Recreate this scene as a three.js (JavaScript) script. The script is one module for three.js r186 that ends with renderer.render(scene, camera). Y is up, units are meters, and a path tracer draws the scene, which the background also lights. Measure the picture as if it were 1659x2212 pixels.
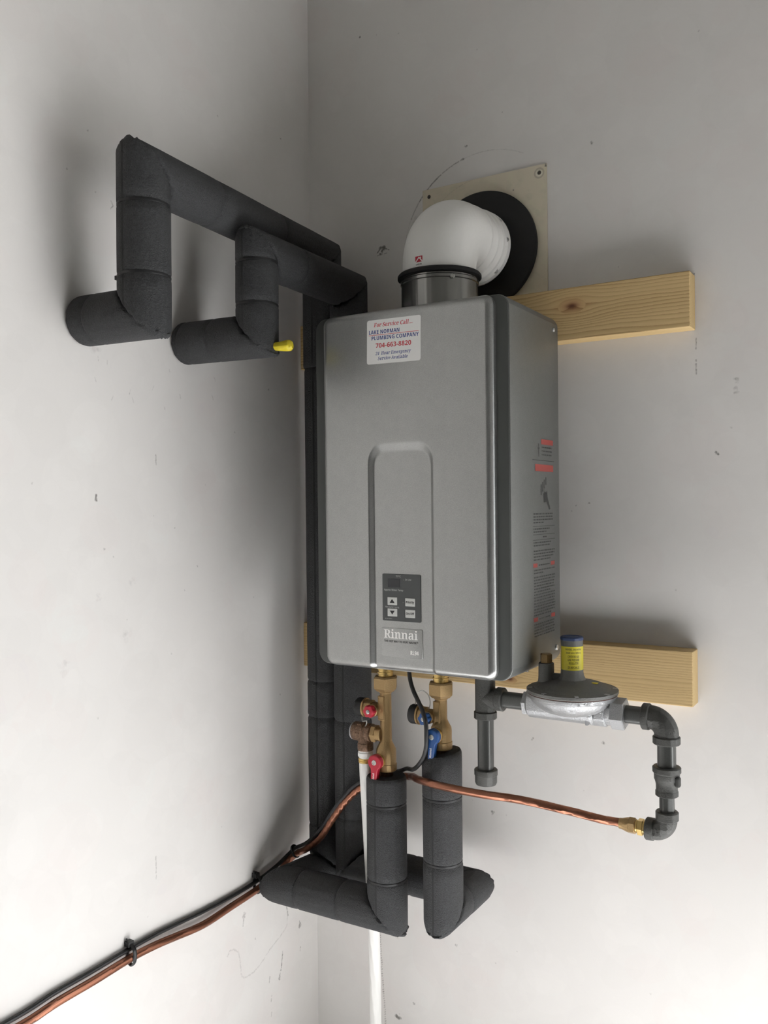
import * as THREE from 'three';
import { mergeGeometries, toCreasedNormals } from 'three/addons/utils/BufferGeometryUtils.js';
import { RoundedBoxGeometry } from 'three/addons/geometries/RoundedBoxGeometry.js';
import { FontLoader } from 'three/addons/loaders/FontLoader.js';
import { TextGeometry } from 'three/addons/geometries/TextGeometry.js';
import { ImprovedNoise } from 'three/addons/math/ImprovedNoise.js';

// ------------------------------------------------------------------ camera, sky, exposure
const scene = new THREE.Scene();
const camera = new THREE.PerspectiveCamera(2 * Math.atan(1106 / 1894.08) * 180 / Math.PI, 1659 / 2212, 0.05, 100);
{
  const m = new THREE.Matrix4().makeBasis(
    new THREE.Vector3(0.85243086, -0.01031116, -0.52273828),
    new THREE.Vector3(0.00477749, 0.99991739, -0.01193298),
    new THREE.Vector3(0.52281814, 0.00767466, 0.8524097));
  camera.quaternion.setFromRotationMatrix(m);
  camera.position.set(1.0988, 1.2, 1.5038);
}
scene.add(camera);
scene.background = new THREE.Color(0.96, 1.0, 1.05);   // even overcast sky; it reaches the room only through the open doorway
scene.backgroundIntensity = 3;
const sun = new THREE.DirectionalLight(0xf6f8ff, 40);   // hazy sun through the doorway: it lies on the drive and on the strip of floor inside the opening
{
  const el = 38.5 * Math.PI / 180, az = 54 * Math.PI / 180, d = new THREE.Vector3(Math.sin(az) * Math.cos(el), Math.sin(el), -Math.cos(az) * Math.cos(el));
  sun.position.set(2, 0, 0).addScaledVector(d, 12); sun.target.position.set(2, 0, 0);
  sun.castShadow = true; sun.shadow.mapSize.set(2048, 2048); sun.shadow.radius = 4;
  Object.assign(sun.shadow.camera, { left: -8, right: 8, top: 8, bottom: -8, near: 0.5, far: 40 });
  scene.add(sun, sun.target);
}
const renderer = new THREE.WebGLRenderer({ antialias: true });
renderer.toneMapping = THREE.LinearToneMapping;
renderer.toneMappingExposure = 1.18;
renderer.shadowMap.enabled = true;

// ------------------------------------------------------------------ helpers
const V = (x, y, z) => new THREE.Vector3(x, y, z);
const X = V(1, 0, 0), Y = V(0, 1, 0), Z = V(0, 0, 1);
let seed = 7;
const rnd = () => { seed = (seed * 1664525 + 1013904223) >>> 0; return seed / 4294967296; };
const perlin = new ImprovedNoise();
const nz = (x, y, z = 0) => perlin.noise(x, y, z);
const taken = {};
const numbered = (n) => { const k = taken[n] = (taken[n] ?? -1) + 1; return k ? n + '_' + String(k).padStart(3, '0') : n; };
const lin = (hex) => new THREE.Color(hex);

function clean(g) {
  if (g.index) g = g.toNonIndexed();
  for (const k of Object.keys(g.attributes)) if (!['position', 'normal', 'uv'].includes(k)) g.deleteAttribute(k);
  if (!g.attributes.normal) g.computeVertexNormals();
  if (!g.attributes.uv) g.setAttribute('uv', new THREE.BufferAttribute(new Float32Array(g.attributes.position.count * 2), 2));
  g.clearGroups();
  return g;
}
const join = (gs) => { gs = [].concat(gs).map(clean); return gs.length === 1 ? gs[0] : mergeGeometries(gs); };
function thing(name, label, category, at, group) {
  const o = new THREE.Group(); o.name = numbered(name); o.position.set(...at);
  o.userData = { label, category }; if (group) o.userData.group = group;
  scene.add(o); return o;
}
const rootOf = (o) => { while (o.parent && o.parent !== scene) o = o.parent; return o; };
function shade(m) { m.castShadow = true; m.receiveShadow = true; return m; }
function part(parent, name, geos, mat, label) {          // geometry is given in room coordinates
  const g = join(geos), at = rootOf(parent).position;
  g.translate(-at.x, -at.y, -at.z);
  const m = shade(new THREE.Mesh(g, mat)); m.name = name; if (label) m.userData.label = label;
  parent.add(m); return m;
}
function solo(name, geos, mat, label, category, group) {
  const m = shade(new THREE.Mesh(join(geos), mat)); m.name = numbered(name);
  m.userData = { label, category }; if (group) m.userData.group = group;
  scene.add(m); return m;
}
function struct(name, geos, mat) {
  const m = shade(new THREE.Mesh(join(geos), mat)); m.name = name; m.userData = { kind: 'structure' }; scene.add(m); return m;
}
// turned profile [[radius, height], ...] about an axis from point p along dir
function lat(profile, p, dir = Y, seg = 40, crease = 0.6, spin = 0) {
  let g = new THREE.LatheGeometry(profile.map(([r, h]) => new THREE.Vector2(Math.max(r, 1e-5), h)), seg);
  const uv = g.attributes.uv, rm = Math.max(...profile.map((q) => q[0])), n = profile.length, run = [0];
  for (let j = 1; j < n; j++) run.push(run[j - 1] + Math.hypot(profile[j][0] - profile[j - 1][0], profile[j][1] - profile[j - 1][1]));
  for (let i = 0; i < uv.count; i++) uv.setXY(i, uv.getX(i) * 6.283 * rm, run[i % n]);
  g = toCreasedNormals(g, crease);
  if (spin) g.rotateY(spin);
  g.applyQuaternion(new THREE.Quaternion().setFromUnitVectors(Y, dir.clone().normalize()));
  g.translate(p.x, p.y, p.z);
  return g;
}
const rod = (a, b, r, seg = 32, bev = 0.001) => {
  const d = b.clone().sub(a), L = d.length();
  return lat([[0, 0], [r - bev, 0], [r, bev], [r, L - bev], [r - bev, L], [0, L]], a, d, seg);
};
const hexa = (a, b, r, n = 6, bev = 0.002, spin = 0) => {   // hexagon nut with turned corners
  const d = b.clone().sub(a), L = d.length();
  return lat([[0, 0], [r - bev * 1.6, 0], [r, bev], [r, L - bev], [r - bev * 1.6, L], [0, L]], a, d, n, 0.2, spin);
};
// sweep of a circle along a list of points, radius by station
function sweep(pts, rad, seg = 32, crease = 0.7, capped = true) {
  const n = pts.length, P = [], U = [], I = [];
  const T = pts.map((p, i) => pts[Math.min(i + 1, n - 1)].clone().sub(pts[Math.max(i - 1, 0)]).normalize());
  let N = Math.abs(T[0].y) < 0.9 ? Y.clone() : Z.clone(); N.sub(T[0].clone().multiplyScalar(N.dot(T[0]))).normalize();
  let s = 0;
  for (let i = 0; i < n; i++) {
    if (i) { s += pts[i].distanceTo(pts[i - 1]); N.sub(T[i].clone().multiplyScalar(N.dot(T[i]))).normalize(); }
    const B = T[i].clone().cross(N), r = typeof rad === 'number' ? rad : rad(i, s);
    for (let k = 0; k <= seg; k++) {
      const a = k / seg * Math.PI * 2, q = pts[i].clone().addScaledVector(N, Math.cos(a) * r).addScaledVector(B, Math.sin(a) * r);
      P.push(q.x, q.y, q.z); U.push(k / seg * 6.283 * r, s);
    }
  }
  for (let i = 0; i < n - 1; i++) for (let k = 0; k < seg; k++) {
    const a = i * (seg + 1) + k, b = a + 1, c = a + seg + 1, d = c + 1; I.push(a, b, c, b, d, c);
  }
  if (capped) for (const i of [0, n - 1]) {
    const c = P.length / 3; P.push(pts[i].x, pts[i].y, pts[i].z); U.push(0, 0);
    for (let k = 0; k < seg; k++) { const a = i * (seg + 1) + k; i ? I.push(a, a + 1, c) : I.push(a + 1, a, c); }
  }
  const g = new THREE.BufferGeometry();
  g.setAttribute('position', new THREE.Float32BufferAttribute(P, 3)); g.setAttribute('uv', new THREE.Float32BufferAttribute(U, 2)); g.setIndex(I);
  return toCreasedNormals(g, crease);
}
const curve = (list, n) => new THREE.CatmullRomCurve3(list.map((p) => V(...p)), false, 'centripetal').getSpacedPoints(n);
const box = (x0, x1, y0, y1, z0, z1, r = 0.001, s = 2) => {
  const g = r ? new RoundedBoxGeometry(x1 - x0, y1 - y0, z1 - z0, s, r) : new THREE.BoxGeometry(x1 - x0, y1 - y0, z1 - z0);
  g.translate((x0 + x1) / 2, (y0 + y1) / 2, (z0 + z1) / 2); return g;
};
function roundRect(x0, x1, y0, y1, r) {
  const s = new THREE.Shape();
  s.moveTo(x0 + r, y0); s.lineTo(x1 - r, y0); s.absarc(x1 - r, y0 + r, r, -Math.PI / 2, 0); s.lineTo(x1, y1 - r); s.absarc(x1 - r, y1 - r, r, 0, Math.PI / 2);
  s.lineTo(x0 + r, y1); s.absarc(x0 + r, y1 - r, r, Math.PI / 2, Math.PI); s.lineTo(x0, y0 + r); s.absarc(x0 + r, y0 + r, r, Math.PI, Math.PI * 1.5);
  return s;
}
function slab(shape, z0, z1, bev = 0.0008, crease = 0.5) {
  const g = new THREE.ExtrudeGeometry(shape, { depth: z1 - z0 - 2 * bev, bevelEnabled: bev > 0, bevelSize: bev, bevelOffset: -bev, bevelThickness: bev, bevelSegments: 3, curveSegments: 14 });
  g.translate(0, 0, z0 + bev); return toCreasedNormals(g, crease);
}
function face(x0, x1, y0, y1, z) {   // printed face with uv 0..1
  const g = new THREE.PlaneGeometry(x1 - x0, y1 - y0); g.translate((x0 + x1) / 2, (y0 + y1) / 2, z); return g;
}

// ------------------------------------------------------------------ textures
function data(w, h, fn, srgb = true, wrap = true) {
  const d = new Uint8Array(w * h * 4);
  for (let j = 0; j < h; j++) for (let i = 0; i < w; i++) {
    const c = fn(i / w, j / h, i, j), o = (j * w + i) * 4;
    d[o] = c[0]; d[o + 1] = c[1]; d[o + 2] = c[2]; d[o + 3] = 255;
  }
  const t = new THREE.DataTexture(d, w, h); t.magFilter = THREE.LinearFilter; t.minFilter = THREE.LinearMipmapLinearFilter; t.generateMipmaps = true;
  if (wrap) t.wrapS = t.wrapT = THREE.RepeatWrapping;
  if (srgb) t.colorSpace = THREE.SRGBColorSpace;
  t.needsUpdate = true; return t;
}
function paint(w, h, fn, srgb = true) {
  const c = document.createElement('canvas'); c.width = w; c.height = h; const g = c.getContext('2d'); fn(g, w, h);
  const t = new THREE.CanvasTexture(c); if (srgb) t.colorSpace = THREE.SRGBColorSpace; return t;
}
const clampB = (v) => Math.max(0, Math.min(255, v));
const grey = (v) => { v = clampB(v); return [v, v, v]; };
// tiling noise: value on a wrapped lattice
function tileNoise(n, s0) {
  seed = s0; const a = Float32Array.from({ length: n * n }, rnd);
  return (u, v) => {
    const x = u * n, y = v * n, x0 = Math.floor(x), y0 = Math.floor(y), fx = x - x0, fy = y - y0, sx = fx * fx * (3 - 2 * fx), sy = fy * fy * (3 - 2 * fy);
    const at = (i, j) => a[((j % n + n) % n) * n + ((i % n + n) % n)];
    return (at(x0, y0) * (1 - sx) + at(x0 + 1, y0) * sx) * (1 - sy) + (at(x0, y0 + 1) * (1 - sx) + at(x0 + 1, y0 + 1) * sx) * sy;
  };
}
const n128 = tileNoise(128, 11), n64 = tileNoise(64, 12), n24 = tileNoise(24, 13), n8 = tileNoise(8, 14), n256 = tileNoise(256, 15);
const rep = (t, k) => { t.repeat.set(k, k); return t; };
const foamBump = rep(data(512, 512, (u, v) => grey(255 * (0.5 * n128(u, v) + 0.3 * n64(u, v) + 0.2 * n256(u, v))), false), 11);
const foamTone = rep(data(256, 256, (u, v) => grey(215 + 40 * (0.85 * n128(u, v) + 0.15 * n8(u, v) - 0.5) * 2)), 8);
const castBump = rep(data(256, 256, (u, v) => grey(255 * (0.6 * n128(u, v) + 0.4 * n24(u, v))), false), 16);
const speck = rep(data(512, 512, (u, v) => grey(232 + 20 * (n256(u, v) - 0.5) * 2 + 6 * (n8(u, v) - 0.5)), true), 12);
const wornTone = rep(data(256, 256, (u, v) => { const q = n24(u, v) * 0.6 + n64(u, v) * 0.4; return grey(200 + 110 * (q - 0.5)); }), 20);
const plasterBump = rep(data(512, 512, (u, v) => grey(255 * (0.45 * n128(u, v) + 0.3 * n24(u, v) + 0.25 * n256(u, v))), false), 3);

// ------------------------------------------------------------------ materials
const std = (color, roughness, metalness = 0, more = {}) => new THREE.MeshStandardMaterial({ color, roughness, metalness, ...more });
const M = {
  foam: std(0x3e3f40, 0.7, 0, { map: foamTone, bumpMap: foamBump, bumpScale: 0.0014 }),
  foamRaw: std(0x2e2f30, 0.95, 0, { bumpMap: foamBump, bumpScale: 0.0016 }),
  tie: std(0x1b1b1c, 0.45),
  silver: std(0xb8b9b7, 0.31, 0.88, { map: speck }),
  casing: std(0x868784, 0.46, 0.7, { map: speck }),  // same silver as the panel, darkened to put side-face shade into the colour
  rim: std(0x4a4c4a, 0.5, 0.2),
  black: std(0x161617, 0.6),
  gasket: std(0x1d1d1e, 0.75),
  steel: std(0xa0a09d, 0.26, 0.95),
  screw: std(0xc4c4c0, 0.35, 0.8),
  ventWhite: std(0xf3f2ee, 0.35, 0, { bumpMap: castBump, bumpScale: 0.0002 }),
  brass: std(0xb3966a, 0.4, 0.75, { map: speck, bumpMap: castBump, bumpScale: 0.0003 }),
  brassBright: std(0xcfb273, 0.28, 0.95),
  bronze: std(0x987a63, 0.5, 0.6, { map: wornTone, bumpMap: castBump, bumpScale: 0.0004 }),
  copper: std(0xad7760, 0.33, 0.95, { map: speck }),
  oldCopper: std(0x6b4c3a, 0.5, 0.8, { map: wornTone }),
  iron: std(0x535350, 0.5, 0.45, { map: speck, bumpMap: castBump, bumpScale: 0.0005 }),
  ironPipe: std(0x626361, 0.3, 0.6, { map: speck }),
  castDark: std(0x80807d, 0.5, 0.5, { map: speck, bumpMap: castBump, bumpScale: 0.0004 }),
  castBright: std(0xbcbdbe, 0.34, 0.8, { map: speck, bumpMap: castBump, bumpScale: 0.0006 }),
  redGasket: std(0x5a3f37, 0.8),
  red: std(0xb31f35, 0.4), blue: std(0x24508c, 0.4), capBlue: std(0x24375f, 0.5), yellow: std(0xd9c62c, 0.45),
  white: std(0xe9e8e4, 0.45),
  clear: new THREE.MeshPhysicalMaterial({ color: 0xe8e8e4, roughness: 0.3, transmission: 0.7, thickness: 0 }),
  key: std(0xc9cac6, 0.5), panelDark: std(0x4b4d4d, 0.45), display: std(0x2c2d30, 0.2),
  ink: std(0x2b2b2c, 0.7), inkWhite: std(0xf2f1ee, 0.5),
  concrete: std(0xe8e6e1, 0.85, 0, { map: rep(data(256, 256, (u, v) => grey(222 + 50 * (0.5 * n24(u, v) + 0.3 * n64(u, v) + 0.2 * n128(u, v) - 0.5))), 0.5) }),
  paving: std(0xb9b7b1, 0.9, 0, { map: rep(data(256, 256, (u, v) => grey(222 + 50 * (0.5 * n24(u, v) + 0.5 * n64(u, v) - 0.5))), 0.4) }),
  paintedWall: std(0xdfdbd7, 0.75),
  plain: std(0x858480, 0.9),
};

// painted wallboard, with the scuffs and pencil marks that the photograph shows; one texture of 2.2 m a side in metres
function wallPaint(draw) {
  const S = 2048, size = 2.2;
  const t = paint(S, S, (g) => {
    g.fillStyle = '#dedbd7'; g.fillRect(0, 0, S, S);
    seed = 91;
    for (let i = 0; i < 2600; i++) {                       // roller mottling
      const x = 60 + rnd() * (S - 120), y = 60 + rnd() * (S - 120), r = 8 + rnd() * 40, d = rnd() < 0.5 ? '255,253,250' : '196,190,184';
      g.fillStyle = 'rgba(' + d + ',' + (0.012 + rnd() * 0.02).toFixed(3) + ')'; g.beginPath(); g.ellipse(x, y, r, r * (0.4 + rnd()), rnd() * 3, 0, 7); g.fill();
    }
    draw(g, S / size);
  });
  t.wrapS = t.wrapT = THREE.ClampToEdgeWrapping; t.anisotropy = 4;
  return std(0xffffff, 0.72, 0, { map: t, bumpMap: plasterBump, bumpScale: 0.00012 });
}
const stroke = (g, pts, w, a, tone = '70,66,62') => {
  for (let i = 0; i < pts.length - 1; i++) {
    const n = Math.max(2, Math.round(Math.hypot(pts[i + 1][0] - pts[i][0], pts[i + 1][1] - pts[i][1]) / 3));
    for (let k = 0; k < n; k++) {
      if (rnd() < 0.07) continue;
      const t = k / n, u = (k + 1) / n, L = (q) => [pts[i][0] + (pts[i + 1][0] - pts[i][0]) * q + (rnd() - 0.5) * 0.8, pts[i][1] + (pts[i + 1][1] - pts[i][1]) * q + (rnd() - 0.5) * 0.8];
      g.strokeStyle = 'rgba(' + tone + ',' + (a * (0.5 + rnd() * 0.7)).toFixed(3) + ')'; g.lineWidth = w * (0.6 + rnd() * 0.8);
      g.beginPath(); g.moveTo(...L(t)); g.lineTo(...L(u)); g.stroke();
    }
  }
};
const blot = (g, x, y, r, a, tone = '80,76,72') => {
  for (let k = 0; k < 9; k++) { g.fillStyle = 'rgba(' + tone + ',' + (a * (0.3 + rnd() * 0.6)).toFixed(3) + ')'; g.beginPath(); g.ellipse(x + (rnd() - 0.5) * r * 2, y + (rnd() - 0.5) * r * 2, r * (0.2 + rnd() * 0.5), r * (0.2 + rnd() * 0.5), rnd() * 3, 0, 7); g.fill(); }
};
// back wall texture spans x -0.1..2.1, y 0.1..2.3 ; left wall texture spans z -0.1..2.1, y 0.1..2.3
const wx = (k) => (x, y) => [(x + 0.1) * k, (2.3 - y) * k];
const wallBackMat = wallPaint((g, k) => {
  const w = wx(k); seed = 5;
  const arc = []; for (let a = 62; a <= 186; a += 3) arc.push(w(0.402 + 0.172 * Math.cos(a * Math.PI / 180), 1.688 + 0.172 * Math.sin(a * Math.PI / 180)));
  stroke(g, arc, 1.1, 0.16); stroke(g, arc.slice(14, 32), 1.8, 0.3); stroke(g, arc.slice(19, 28), 2, 0.35);
  const arc2 = arc.slice(30).map(([x, y]) => [x + 8, y + 3]); stroke(g, arc2, 7, 0.16, '150,146,140');
  blot(g, ...w(0.178, 1.711), 6, 0.75); stroke(g, [w(0.165, 1.706), w(0.178, 1.719), w(0.195, 1.709)], 1.5, 0.7); stroke(g, [w(0.166, 1.702), w(0.19, 1.7045)], 1, 0.5);
  for (const [x, y, r, a] of [[0.131, 2.151, 2, 0.6], [0.367, 1.877, 2.2, 0.5], [0.814, 1.28, 2.4, 0.8], [0.36, 1.855, 2, 0.5], [0.60, 1.20, 1.4, 0.5], [0.78, 1.575, 1.4, 0.5], [0.197, 0.174, 5, 0.5], [0.235, 0.21, 2, 0.5], [0.33, 0.35, 2, 0.4], [0.14, 0.36, 2, 0.5], [0.41, 0.62, 3, 0.35], [0.62, 0.78, 3, 0.25], [0.61, 1.83, 2, 0.4], [0.49, 0.77, 2, 0.4]]) blot(g, ...w(x, y), r, a);
  for (const y of [1.395, 1.38]) blot(g, ...w(0.845, y), 4, 0.18);
  stroke(g, [w(0.783, 1.47), w(0.783, 1.452)], 1.3, 0.5); stroke(g, [w(0.783, 1.435), w(0.783, 1.41)], 1.5, 0.4);
  stroke(g, [w(0.03, 0.39), w(0.06, 0.377), w(0.085, 0.381), w(0.15, 0.345)], 1.4, 0.22); stroke(g, [w(0.085, 0.381), w(0.11, 0.36), w(0.2, 0.33)], 1.1, 0.18);
  for (let y = 0.335; y > 0.1; y -= 0.0045) { const x = 0.1555 + (0.335 - y) * 0.0665 + (rnd() - 0.5) * 0.0012; stroke(g, [w(x - 0.0012, y - 0.0012), w(x + 0.0016, y + 0.0016)], 1.3, 0.6, '96,90,86'); }   // speckled dark line beside the white pipe
  for (let i = 0; i < 26; i++) blot(g, ...w(0.03 + rnd() * 0.85, 0.15 + rnd() * 2.1), 0.7 + rnd() * 0.7, 0.25);
});
const wallLeftMat = wallPaint((g, k) => {
  const w = wx(k); seed = 6;
  stroke(g, [w(0.571, 1.222), w(0.573, 1.212)], 2.2, 0.6); blot(g, ...w(0.571, 1.213), 2, 0.6);
  stroke(g, [w(0.445, 1.29), w(0.445, 1.272)], 1.6, 0.4); stroke(g, [w(0.456, 0.615), w(0.456, 0.57)], 1, 0.4);
  for (const [z, y, r] of [[0.568, 1.06, 5], [0.512, 0.995, 8], [0.638, 0.96, 9], [0.5, 1.08, 5], [0.57, 1.45, 8]]) blot(g, ...w(z, y), r, 0.05);
  for (let i = 0; i < 34; i++) blot(g, ...w(0.05 + rnd() * 0.8, 0.35 + rnd() * 1.7), 0.7 + rnd() * 0.8, 0.3);
  for (let i = 0; i < 12; i++) { const z = 0.3 + rnd() * 0.3, y = 1.36 + rnd() * 0.1; stroke(g, [w(z, y), w(z + (rnd() - 0.5) * 0.01, y - 0.008)], 0.9, 0.25); }
  // drip line and scratches low in the corner
  stroke(g, new THREE.CatmullRomCurve3([[0.284, 0.368], [0.274, 0.376], [0.262, 0.372], [0.251, 0.36], [0.247, 0.34], [0.245, 0.318], [0.238, 0.309], [0.215, 0.305], [0.195, 0.309], [0.17, 0.321], [0.145, 0.333], [0.118, 0.343], [0.104, 0.355], [0.102, 0.378]].map(([a, b]) => V(...w(a, b), 0))).getPoints(70).map((p) => [p.x + (rnd() - 0.5) * 2.4, p.y + (rnd() - 0.5) * 2.4]), 2.2, 0.13);
  stroke(g, [w(0.108, 0.41), w(0.105, 0.39), w(0.1, 0.37)], 2.6, 0.4); stroke(g, [w(0.11, 0.445), w(0.106, 0.43)], 2, 0.45);
  stroke(g, [w(0.118, 0.31), w(0.124, 0.275), w(0.132, 0.255)], 2, 0.5); blot(g, ...w(0.13, 0.256), 3, 0.35); blot(g, ...w(0.062, 0.335), 4, 0.3); stroke(g, [w(0.063, 0.345), w(0.06, 0.325)], 1.6, 0.45);
  blot(g, ...w(0.235, 0.425), 4, 0.3); stroke(g, [w(0.234, 0.432), w(0.238, 0.405)], 2.4, 0.25);
  for (const [z, y] of [[0.16, 0.275], [0.155, 0.235], [0.155, 0.205], [0.09, 0.445], [0.075, 0.42], [0.06, 0.29]]) stroke(g, [w(z, y), w(z + 0.002, y - 0.012)], 1.4, 0.4);
  stroke(g, [w(0.535, 1.69), w(0.53, 1.683), w(0.536, 1.676)], 1, 0.4); stroke(g, [w(0.505, 1.655), w(0.503, 1.635)], 1, 0.4);
});

// ------------------------------------------------------------------ the room: corner of a garage, open doorway in the back wall to the right of the picture
const FLOOR = -0.12, CEIL = 2.5, RX = 5.6, RZ = 6.0, DX0 = 1.12, DX1 = 4.0, DY = 1.5;
function uvWall(g, axis) {          // uv in the 2.2 m frame of the wall textures
  const p = g.attributes.position, u = new Float32Array(p.count * 2);
  for (let i = 0; i < p.count; i++) { u[i * 2] = ((axis === 'x' ? p.getX(i) : p.getZ(i)) + 0.1) / 2.2; u[i * 2 + 1] = (p.getY(i) - 0.1) / 2.2; }
  g.setAttribute('uv', new THREE.BufferAttribute(u, 2)); return g;
}
{
  const s = new THREE.Shape([[-0.15, FLOOR], [DX0, FLOOR], [DX0, DY], [DX1, DY], [DX1, FLOOR], [RX + 0.15, FLOOR], [RX + 0.15, CEIL], [-0.15, CEIL]].map((q) => new THREE.Vector2(...q)));
  const g = new THREE.ExtrudeGeometry(s, { depth: 0.16, bevelEnabled: false }); g.translate(0, 0, -0.16);
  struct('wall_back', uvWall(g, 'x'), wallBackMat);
  struct('wall_left', uvWall(new THREE.BoxGeometry(0.15, CEIL - FLOOR, RZ).toNonIndexed().translate(-0.075, (CEIL + FLOOR) / 2, RZ / 2), 'z'), wallLeftMat);
  struct('wall_right', box(RX, RX + 0.15, FLOOR, CEIL, 0, RZ, 0), M.paintedWall);
  struct('wall_front', box(-0.15, RX + 0.15, FLOOR, CEIL, RZ, RZ + 0.15, 0), M.plain);
  struct('ceiling', box(-0.15, RX + 0.15, CEIL, CEIL + 0.15, -0.16, RZ + 0.15, 0), M.plain);
  struct('floor', box(-0.15, RX + 0.15, FLOOR - 0.15, FLOOR, -0.16, RZ + 0.15, 0), M.concrete);
  struct('driveway', box(-14, 20, FLOOR - 0.18, FLOOR - 0.03, -26, -0.16, 0), M.paving);
}

// ------------------------------------------------------------------ timber rails
function woodTexture(w, h, L, H, knots, freq, s0, streak = 1) {
  return data(w, h, (u, v) => {
    const x = u * L, y = v * H; let q = y + 0.004 * nz(x * 6 + s0, y * 20, s0) + 0.0015 * nz(x * 25, y * 60, s0 + 3), core = 0, halo = 0;
    for (const [kx, ky, ax, ay] of knots) {
      const dx = (x - kx) / ax, dy = (y - ky) / ay, d2 = dx * dx + dy * dy;
      q += (y - ky) * -0.75 * Math.exp(-d2 * 0.5); core = Math.max(core, Math.exp(-d2 * 14)); halo = Math.max(halo, Math.exp(-d2 * 2.2));
      if (d2 < 0.5) q += 0.004 * Math.sqrt(d2);
    }
    const f = q * freq + 1.5 * nz(q * 40 + s0, x * 0.8, s0), r = f - Math.floor(f), late = Math.pow(r, 3.2) * (0.65 + 0.35 * nz(q * 90, x * 2, s0 + 7)) * streak;
    const fine = nz(x * 18, y * 900, s0) * 5 + nz(x * 90, y * 2600, s0 + 1) * 4, blotch = nz(x * 4, y * 25, s0 + 5) * 8;
    let c = [206 - 52 * late, 178 - 56 * late, 128 - 52 * late].map((k) => k + fine + blotch);
    c = c.map((k, i) => k * (1 - 0.16 * halo * [0.5, 1, 1.2][i])); c = c.map((k, i) => k * (1 - core) + [96, 58, 38][i] * core);
    return c.map(clampB);
  }, true, false);
}
const endGrain = (s0) => data(128, 256, (u, v) => {
  const x = u * 0.038, y = v * 0.09, d = Math.hypot(x + 0.02, (y - 0.05) * 0.8), f = d * 330 + nz(x * 60, y * 60, s0), r = f - Math.floor(f), l = Math.pow(r, 2.5);
  return [212 - 44 * l, 186 - 46 * l, 136 - 44 * l].map((k) => clampB(k + 8 * nz(x * 900, y * 900, s0)));
}, true, false);
function rail(y0, y1, front, s0, label) {
  const L = 0.7816, edge = woodTexture(1024, 64, L, 0.038, [], 190, s0 + 20, 0.5), end = endGrain(s0);
  const W = (t) => std(0xffffff, 0.75, 0, { map: t, bumpMap: t, bumpScale: 0.0004 });
  const g = new RoundedBoxGeometry(L, y1 - y0, 0.038, 3, 0.0016);
  const m = shade(new THREE.Mesh(g, [W(end), W(end), W(edge), W(edge), W(front), W(front)]));
  m.name = numbered('wooden_rail'); m.position.set(L / 2 + 0.0005, (y0 + y1) / 2, 0.0193); m.userData = { label, category: 'wooden board', group: 'timber rails behind the water heater' };
  scene.add(m);
}
rail(1.4829, 1.5734, woodTexture(2048, 256, 0.78, 0.0905, [[0.583, 0.058, 0.035, 0.018]], 165, 2.3), 3, 'upper pine mounting board with one round knot, behind the heater top');
rail(0.8678, 0.9579, woodTexture(2048, 256, 0.78, 0.0901, [[0.462, 0.016, 0.02, 0.012], [0.40, 0.06, 0.016, 0.01]], 215, 8.1, 0.75), 4, 'lower pine mounting board with fine straight grain, behind the gas regulator');

// ------------------------------------------------------------------ vent opening on the wall: bare square, black ring
{
  const t = thing('vent_wall_plate', 'thin beige square plate flat on the wall behind the black vent ring', 'wall plate', [0.4008, 1.557, 0]);
  const map = paint(512, 512, (g) => {
    g.fillStyle = '#d9cfba'; g.fillRect(0, 0, 512, 512); seed = 33;
    for (let i = 0; i < 500; i++) { g.fillStyle = 'rgba(' + (rnd() < 0.5 ? '222,214,192' : '178,168,146') + ',0.06)'; g.beginPath(); g.ellipse(rnd() * 512, rnd() * 512, 5 + rnd() * 26, 4 + rnd() * 12, rnd() * 3, 0, 7); g.fill(); }
    const k = 512 / 0.2545, w = (x, y) => [(x - 0.2735) * k, (1.8112 - y) * k], a = [];
    for (let q = 90; q < 175; q += 3) a.push(w(0.402 + 0.134 * Math.cos(q * Math.PI / 180), 1.688 + 0.125 * Math.sin(q * Math.PI / 180)));
    stroke(g, a, 4, 0.12, '120,110,95');
    const [cx, cy] = w(0.5138, 1.7967); g.strokeStyle = 'rgba(120,112,100,0.3)'; g.lineWidth = 6; g.beginPath(); g.arc(cx, cy, 17, 0, 7); g.stroke(); g.fillStyle = 'rgba(228,222,208,0.8)'; g.beginPath(); g.arc(cx, cy, 13, 0, 7); g.fill();
    blot(g, ...w(0.463, 1.776), 3, 0.8); blot(g, ...w(0.5262, 1.809), 5, 0.7);
  });
  const sh = roundRect(0.2735, 0.528, 1.557, 1.8112, 0.001), g = slab(sh, 0.0003, 0.0022, 0.0003);
  part(t, 'plate', g, std(0xd5cab4, 0.8)); part(t, 'face', face(0.2739, 0.5276, 1.5574, 1.8108, 0.0023), std(0xffffff, 0.8, 0, { map }));
  for (const [x, y] of [[0.2876, 1.7968], [0.5138, 1.7967]]) part(t, 'screw', lat([[0, 0.0012], [0.0028, 0.0012], [0.0036, 0], [0.0036, -0.0002]].reverse(), V(x, y, 0.0024), Z, 16), std(0x4a4540, 0.5, 0.6));
}
const VX = 0.399, VY = 1.671, SX = 0.397, SZ = 0.17;
solo('vent_ring', lat([[0.06, 0.0025], [0.108, 0.0025], [0.1105, 0.004], [0.1105, 0.0095], [0.1085, 0.011], [0.066, 0.012], [0.06, 0.012], [0.06, 0.0025]], V(0.4, VY + 0.001, 0), Z, 96), M.gasket,
  'large flat black rubber ring around the vent where it enters the wall', 'wall ring');

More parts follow.
